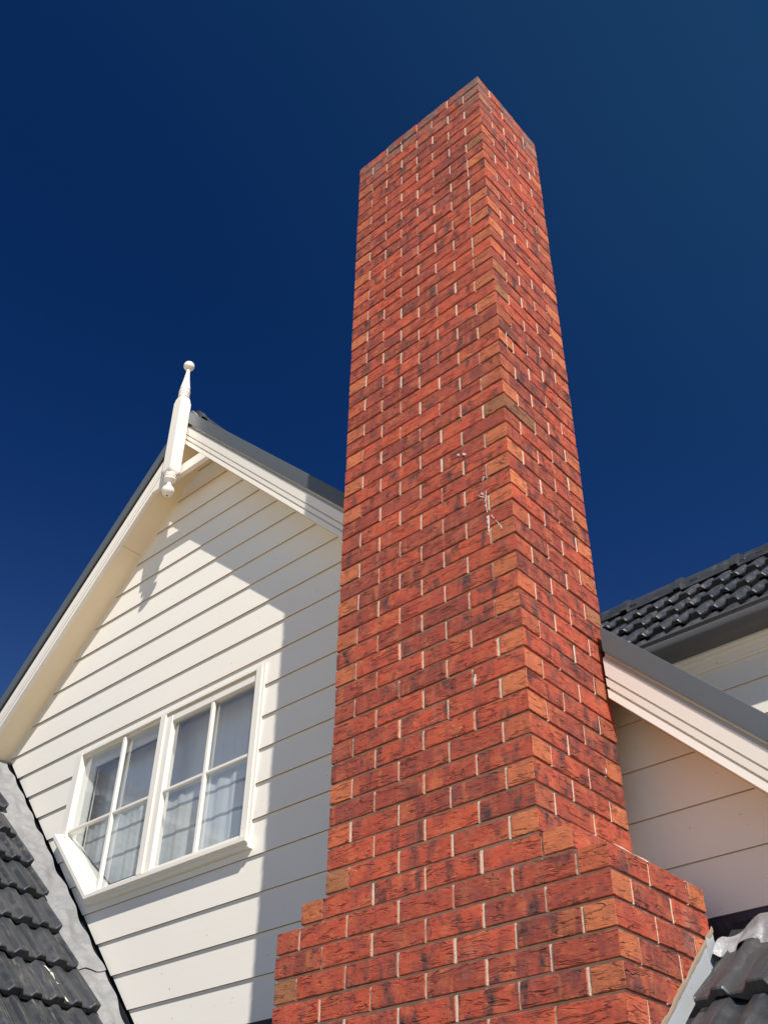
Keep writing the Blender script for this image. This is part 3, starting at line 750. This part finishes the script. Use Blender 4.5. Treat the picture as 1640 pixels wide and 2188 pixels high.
# deck, second slope, ridge and end wall
xe = -1.55; ze = q0.z - LS * (xe - q0.x) - .09; rx = q0.x - .10; rz = q0.z + LS * .10 - .09
slab('roof_deck', left, [(rx, -1.25, rz), (xe, -1.25, ze), (xe, yw + .012, ze), (rx, yw + .012, rz)], nL, .02, DARK)
nR = Vector((-LS, 0, 1)).normalized(); xl = 2 * rx - xe
slab('roof_slope', left, [(rx, -1.25, rz + .06), (xl, -1.25, ze + .06), (xl, yw, ze + .06), (rx, yw, rz + .06)], nR, .06, TILE)
ridge_caps('ridge_capping', left, (rx, -1.3, rz + .13), (0, 1, 0), 4, .42, .10)
mb = MB(); mb.prism([(xl + .3, GZ), (xe - .3, GZ), (xe - .3, ze + .2), (rx, rz - .05), (xl + .3, ze + .2)], lambda u, v, d: (u, d, v), -1.15, -1.1); mb.build('gable_wall', WALLB, left)
mb = MB()
for sg in (-1, 1):
    xx = xe if sg > 0 else xl
    mb.prism([(rx, rz + .08), (xx, ze + .08), (xx, ze - .10), (rx, rz - .10)], lambda u, v, d: (u, d, v), -1.275, -1.25)
mb.build('barge_board', TRIM, left)
# lead sheets dressed along the wall
def lead_sheet(sa, sb, lift, nm='lead_flashing'):
    mb = MB(); ns = int((sb - sa) / .012); nv = 22; vs = []; fs = []
    for i in range(ns + 1):
        s = sa + (sb - sa) * i / ns
        for j in range(nv + 1):
            v = j / nv
            e0 = .47
            e1 = yw - .020 - .011 * math.sin(s * 3.6 + .5) ** 2 - .005 * math.sin(s * 23)
            y = e0 + (e1 - e0) * v
            s_ = s
            if i == ns: s_ = s + .012 * math.sin(v * 9) + .02 * v
            hh = -.034 + lift + .008 * min(1, max(0, (y - .555) / .07)) + .034 * min(1, max(0, (y - .555) / .07)) + .006 * math.sin(s * 9 + v * 4) + .005 * math.sin(s * 23 + v * 7 + 1) * v + .004 * math.sin(v * 11 + s * 13)
            if v > .82: hh += (v - .82) * .09
            P = q0 + eL * s_ + Vector((0, y, 0)) - nL * .034 + nL * hh
            vs.append(P)
    for i in range(ns):
        for j in range(nv): a = i * (nv + 1) + j; fs.append([a, a + nv + 1, a + nv + 2, a + 1])
    o_ = len(vs); vs2 = [Vector(p) - nL * .0025 for p in vs]; mb.add(vs + vs2, fs + [[o_ + q for q in f][::-1] for f in fs] + [[ns * (nv + 1) + j, ns * (nv + 1) + j + 1, o_ + ns * (nv + 1) + j + 1, o_ + ns * (nv + 1) + j] for j in range(nv)]); mb.build(nm, LEAD, left, smooth=50)
lead_sheet(-.02, 2.455, .010); lead_sheet(2.40, 3.75, .0)
mb = MB(); P0 = q0 + Vector((0, yw - .004, 0)); 
mb.add([P0 + eL * -.05 - nL * .10 + Vector((0, 0, 0)), P0 + eL * 3.6 - nL * .10, P0 + eL * 3.6 - nL * .012, P0 + eL * -.05 - nL * .012], [(0, 1, 2, 3)]); mb.build('flashing_upstand', DARKF, left)
# white dropping on the tiles
mb = MB(); random.seed(31)
def onL(y, s, hgt): return tuple(q0 - nL * .052 + eL * s + Vector((0, y, 0)) + nL * hgt)
def lstroke(pts, w0, w1):
    vs = []; fs = []; n = len(pts)
    for i, (y, s, h0) in enumerate(pts):
        t = i / (n - 1); hw = (w0 + (w1 - w0) * t) * .5 * random.uniform(.6, 1.4); vs += [onL(y - hw, s, h0), onL(y, s, h0 + .002), onL(y + hw, s, h0)]
    for i in range(n - 1): a = i * 3; fs += [[a, a + 1, a + 4, a + 3], [a + 1, a + 2, a + 5, a + 4]]
    q = MB(); q.add(vs, fs); q.build('white_streak', DROP, left, smooth=60)

# ------------------------------------------------------------------ lower right lean-to roof
right = thing('lean_to', 'charcoal tiled roof beside the chimney base with crinkled silver flashing along its top', 'lean-to')
sR = .83; uR = Vector((0, 1, sR)).normalized(); nRt = Vector((0, -sR, 1)).normalized()
P30 = Vector((0, .300, -5.168)); cosR = uR.y
def keepR(a0, a1, s0, s1):
    y0 = P30.y + s0 * cosR; y1 = P30.y + s1 * cosR
    segs = (-2.3, 1.62)
    lo, hi = max(a0, segs[0]), min(a1, segs[1])
    if y1 > 0.0:
        if lo > -1.3 and lo < .300 and hi > .300: lo = .300
        elif hi > -1.25 and hi <= .300: 
            if lo < -1.25: hi = -1.25
            else: return None
        elif lo < -1.25 and hi > -1.25: hi = -1.25
    return (lo, hi) if hi - lo > .02 else None
tiles('roof_tiles', right, P30, (1, 0, 0), uR, nRt, .2345, .343, 5, lambda a0, a1, s0, s1: keepR(a0, a1, s0, min(s1, .5)), nose0=-4 * .343, shift=lambda r: (.288 if r % 2 == 0 else .288 + .1173), a_rng=(-2.3, 1.62), t=.040)
def decky(y): return P30.z + (y - .3) * sR - .012
for xa_, xb_, ya_, yb_ in ((.262, 1.62, -1.15, yw - .001), (-2.6, -1.2, -1.15, yw - .001), (-1.2, .262, -1.15, -.015)):
    slab('roof_deck', right, [(xa_, ya_, decky(ya_)), (xb_, ya_, decky(ya_)), (xb_, yb_, decky(yb_)), (xa_, yb_, decky(yb_))], nRt, .02, DARK)
mb = MB(); mb.box(-2.6, 1.6, -.95, -.90, GZ, decky(-.95) - .02); mb.box(1.55, 1.60, -.90, yw, GZ, -6.3); mb.build('outer_wall', WALLB, right)
mb = MB(); mb.box(-2.6, 1.62, -1.27, -1.16, decky(-1.15) - .12, decky(-1.15) + .01, 0, .012); mb.build('gutter', GUTM, right)
# crinkled skirt over the top course
mb = MB(); nxs, nvs = 200, 14; vs = []; fs = []
for i in range(nxs + 1):
    x = .262 + (1.36) * i / nxs
    for j in range(nvs + 1):
        v = j / nvs; ph = ((x - .275 - (.1173 if True else 0)) / .2345) % 1.0
        hp = float(np.interp(ph, [u for u, _ in PROF], [q for _, q in PROF])) 
        wob = .008 * math.sin(x * 13 + .4) + .007 * math.sin(x * 31 + v * 2)
        y = .560 + .022 * math.sin(x * 17 + 1) + (.672 - .56) * v
        crest = math.sin(min(1, v * 1.15) * math.pi) 
        h = .020 + hp * (1 - v) * .9 + wob * v * 1.2 + .010 * v + .012 * math.sin(x * 26 + v * 4) * v
        if v > .88: h -= (v - .88) * .5
        vs.append(Vector((x, y, P30.z + (y - .3) * sR)) + nRt * h)
for i in range(nxs):
    for j in range(nvs): a = i * (nvs + 1) + j; fs.append([a, a + nvs + 1, a + nvs + 2, a + 1])
o_ = len(vs); mb.add(vs + [Vector(p) - nRt * .0022 for p in vs], fs + [[o_ + q for q in f][::-1] for f in fs] + [[i * (nvs + 1), (i + 1) * (nvs + 1), o_ + (i + 1) * (nvs + 1), o_ + i * (nvs + 1)] for i in range(nxs)])
mb.build('skirt_flashing', LEADG, right, smooth=60)
# pale upstand flashing on the chimney side, with a smeared mortar edge
mb = MB()
def rl(y): return -5.003 + (y - .435) * .845
a = [(.600, -.002), (-1.1, -.002)]
nn = 60; vs = []; fs = []
for i in range(nn + 1):
    y = .604 - 1.7 * i / nn; z = rl(y)
    vs += [(.2435, y, z + .0015 * math.sin(y * 60)), (.2455, y, z - .085), (.262, y, z - .092), (.300, y, z - .096)]
for i in range(nn):
    for k in range(3): b = i * 4 + k; fs.append([b, b + 1, b + 5, b + 4])
mb.add(vs, fs); mb.build('side_flashing', PAINTF, right, smooth=40)
mb = MB(); vs = []; fs = []
for i in range(121):
    y = .606 - 1.7 * i / 120; z = rl(y); e = .004 + .007 * abs(math.sin(y * 23 + 1)) + random.uniform(0, .006)
    vs += [(.2415, y, z + e), (.2455, y, z + e * .5), (.2462, y, z - .006 + random.uniform(-.002, .002))]
for i in range(120):
    for k in range(2): b = i * 3 + k; fs.append([b, b + 1, b + 4, b + 3])
mb.add(vs, fs); mb.build('mortar_fillet', m_paint('grubby_mortar', (.25, .185, .13), .9, .4), right, smooth=60)
mb = MB(); mb.box(.2445, .2475, .54, .600, -4.995, -4.895); mb.build('flashing_tab', PAINTF, right)

# dropping strokes lie on the left tiles
mb = MB()
def lh(y, s): return .030 + .030
for (ya, sa), (yb, sb), w0, w1 in (((.338, 2.545), (.352, 2.60), .010, .014), ((.355, 2.605), (.375, 2.665), .012, .030), ((.385, 2.655), (.405, 2.66), .012, .008), ((.372, 2.66), (.380, 2.76), .016, .006), ((.382, 2.77), (.386, 2.835), .008, .014)):
    pts = []
    for i in range(9):
        t = i / 8; y = ya + (yb - ya) * t; s = sa + (sb - sa) * t
        pts.append((y, s, .0))
    # height from the tile surface below
    q = []
    for y, s, _ in pts:
        sh = (.358 - .004) % .2345; k = None
        nose = 1.475 + .0; r_ = (-s - (-(1.475 + 8 * .3435) + .012)) / .3435; ri = int(math.floor(r_)); fr_ = r_ - ri
        shf = sh if ri % 2 == 0 else .358 + .1173
        u = ((y - shf) / .2345) % 1.0; hp = float(np.interp(u, [a_ for a_, _ in PROF], [b_ for _, b_ in PROF]))
        q.append((y, s, .042 * (1 - fr_) + .024 + hp + .0045))
    lstroke(q, w0, w1)

# ------------------------------------------------------------------ rear wing
rear = thing('house_wing', 'rear wing with dark tiled roof and dark gutter over cream boards, right of the chimney', 'house')
yg, zg = 2.0, -2.80; aR = math.radians(46); uB = Vector((0, math.cos(aR), math.sin(aR))); nB = Vector((0, -math.sin(aR), math.cos(aR)))
X0, X1 = -3.2, 3.2
OB = Vector((0, yg + .03, zg - .02))
tiles('roof_tiles', rear, OB - nB * .045, (1, 0, 0), uB, nB, .2395, .343, 5, lambda a0, a1, s0, s1: (max(a0, X0), min(a1, X1)) if a1 > X0 + .02 and a0 < X1 - .02 else None, nose0=.004, shift=lambda r: (.217 if r % 2 == 0 else .217 - .0), a_rng=(X0, X1))
rl_ = 1.50; rd = OB + uB * rl_
slab('roof_deck', rear, [(X0, OB.y, OB.z - .07), (X1, OB.y, OB.z - .07), (X1, rd.y, rd.z - .07), (X0, rd.y, rd.z - .07)], nB, .02, DARK)
slab('roof_slope', rear, [(X0, rd.y, rd.z - .01), (X0, rd.y + 1.06, OB.z - .03), (X1, rd.y + 1.06, OB.z - .03), (X1, rd.y, rd.z - .01)], (0, math.sin(aR), math.cos(aR)), .05, TILE)
ridge_caps('ridge_capping', rear, (X1, rd.y - .005, rd.z + .030), (-1, 0, 0), 15, .425, .105)
# quad gutter
GP = [(yg + .0, zg), (yg - .006, zg - .003), (yg - .006, zg - .012), (yg + .004, zg - .016), (yg + .010, zg - .034), (yg - .006, zg - .038), (yg - .014, zg - .046), (yg - .015, zg - .078), (yg - .004, zg - .100), (yg + .030, zg - .116), (yg + .050, zg - .124), (yg + .110, zg - .126), (yg + .110, zg - .02), (yg + .104, zg - .02), (yg + .104, zg - .118), (yg + .05, zg - .116), (yg + .012, zg - .09), (yg + .016, zg - .03), (yg + .008, zg - .01)]
mb = MB(); mb.prism([(a_, b_) for a_, b_ in GP], lambda u, v, d: (d, u, v), X0, X1); mb.build('gutter', GUTM, rear, smooth=40)
ywb = 2.18
FP = [(yg + .112, zg - .03), (yg + .112, zg - .140), (yg + .120, zg - .150), (yg + .135, zg - .152), (yg + .142, zg - .168), (yg + .158, zg - .176), (yg + .160, zg - .196), (yg + .170, zg - .200), (yg + .172, zg - .208), (ywb + .03, zg - .212), (ywb + .03, zg - .03)]
mb = MB(); mb.prism(FP, lambda u, v, d: (d, u, v), X0, X1); mb.build('eave_moulding', TRIM, rear)
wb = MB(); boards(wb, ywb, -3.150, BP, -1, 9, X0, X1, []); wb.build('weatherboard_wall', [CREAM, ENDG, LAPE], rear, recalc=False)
mb = MB(); mb.box(X0, X1, ywb + .015, ywb + .06, GZ, zg - .1); mb.box(X0, X0 + .05, ywb + .06, 4.0, GZ, zg); mb.box(X1 - .05, X1, ywb + .06, 4.0, GZ, zg); mb.box(X0, X1, 3.95, 4.0, GZ, zg); mb.build('wall_backing', WALLB, rear)
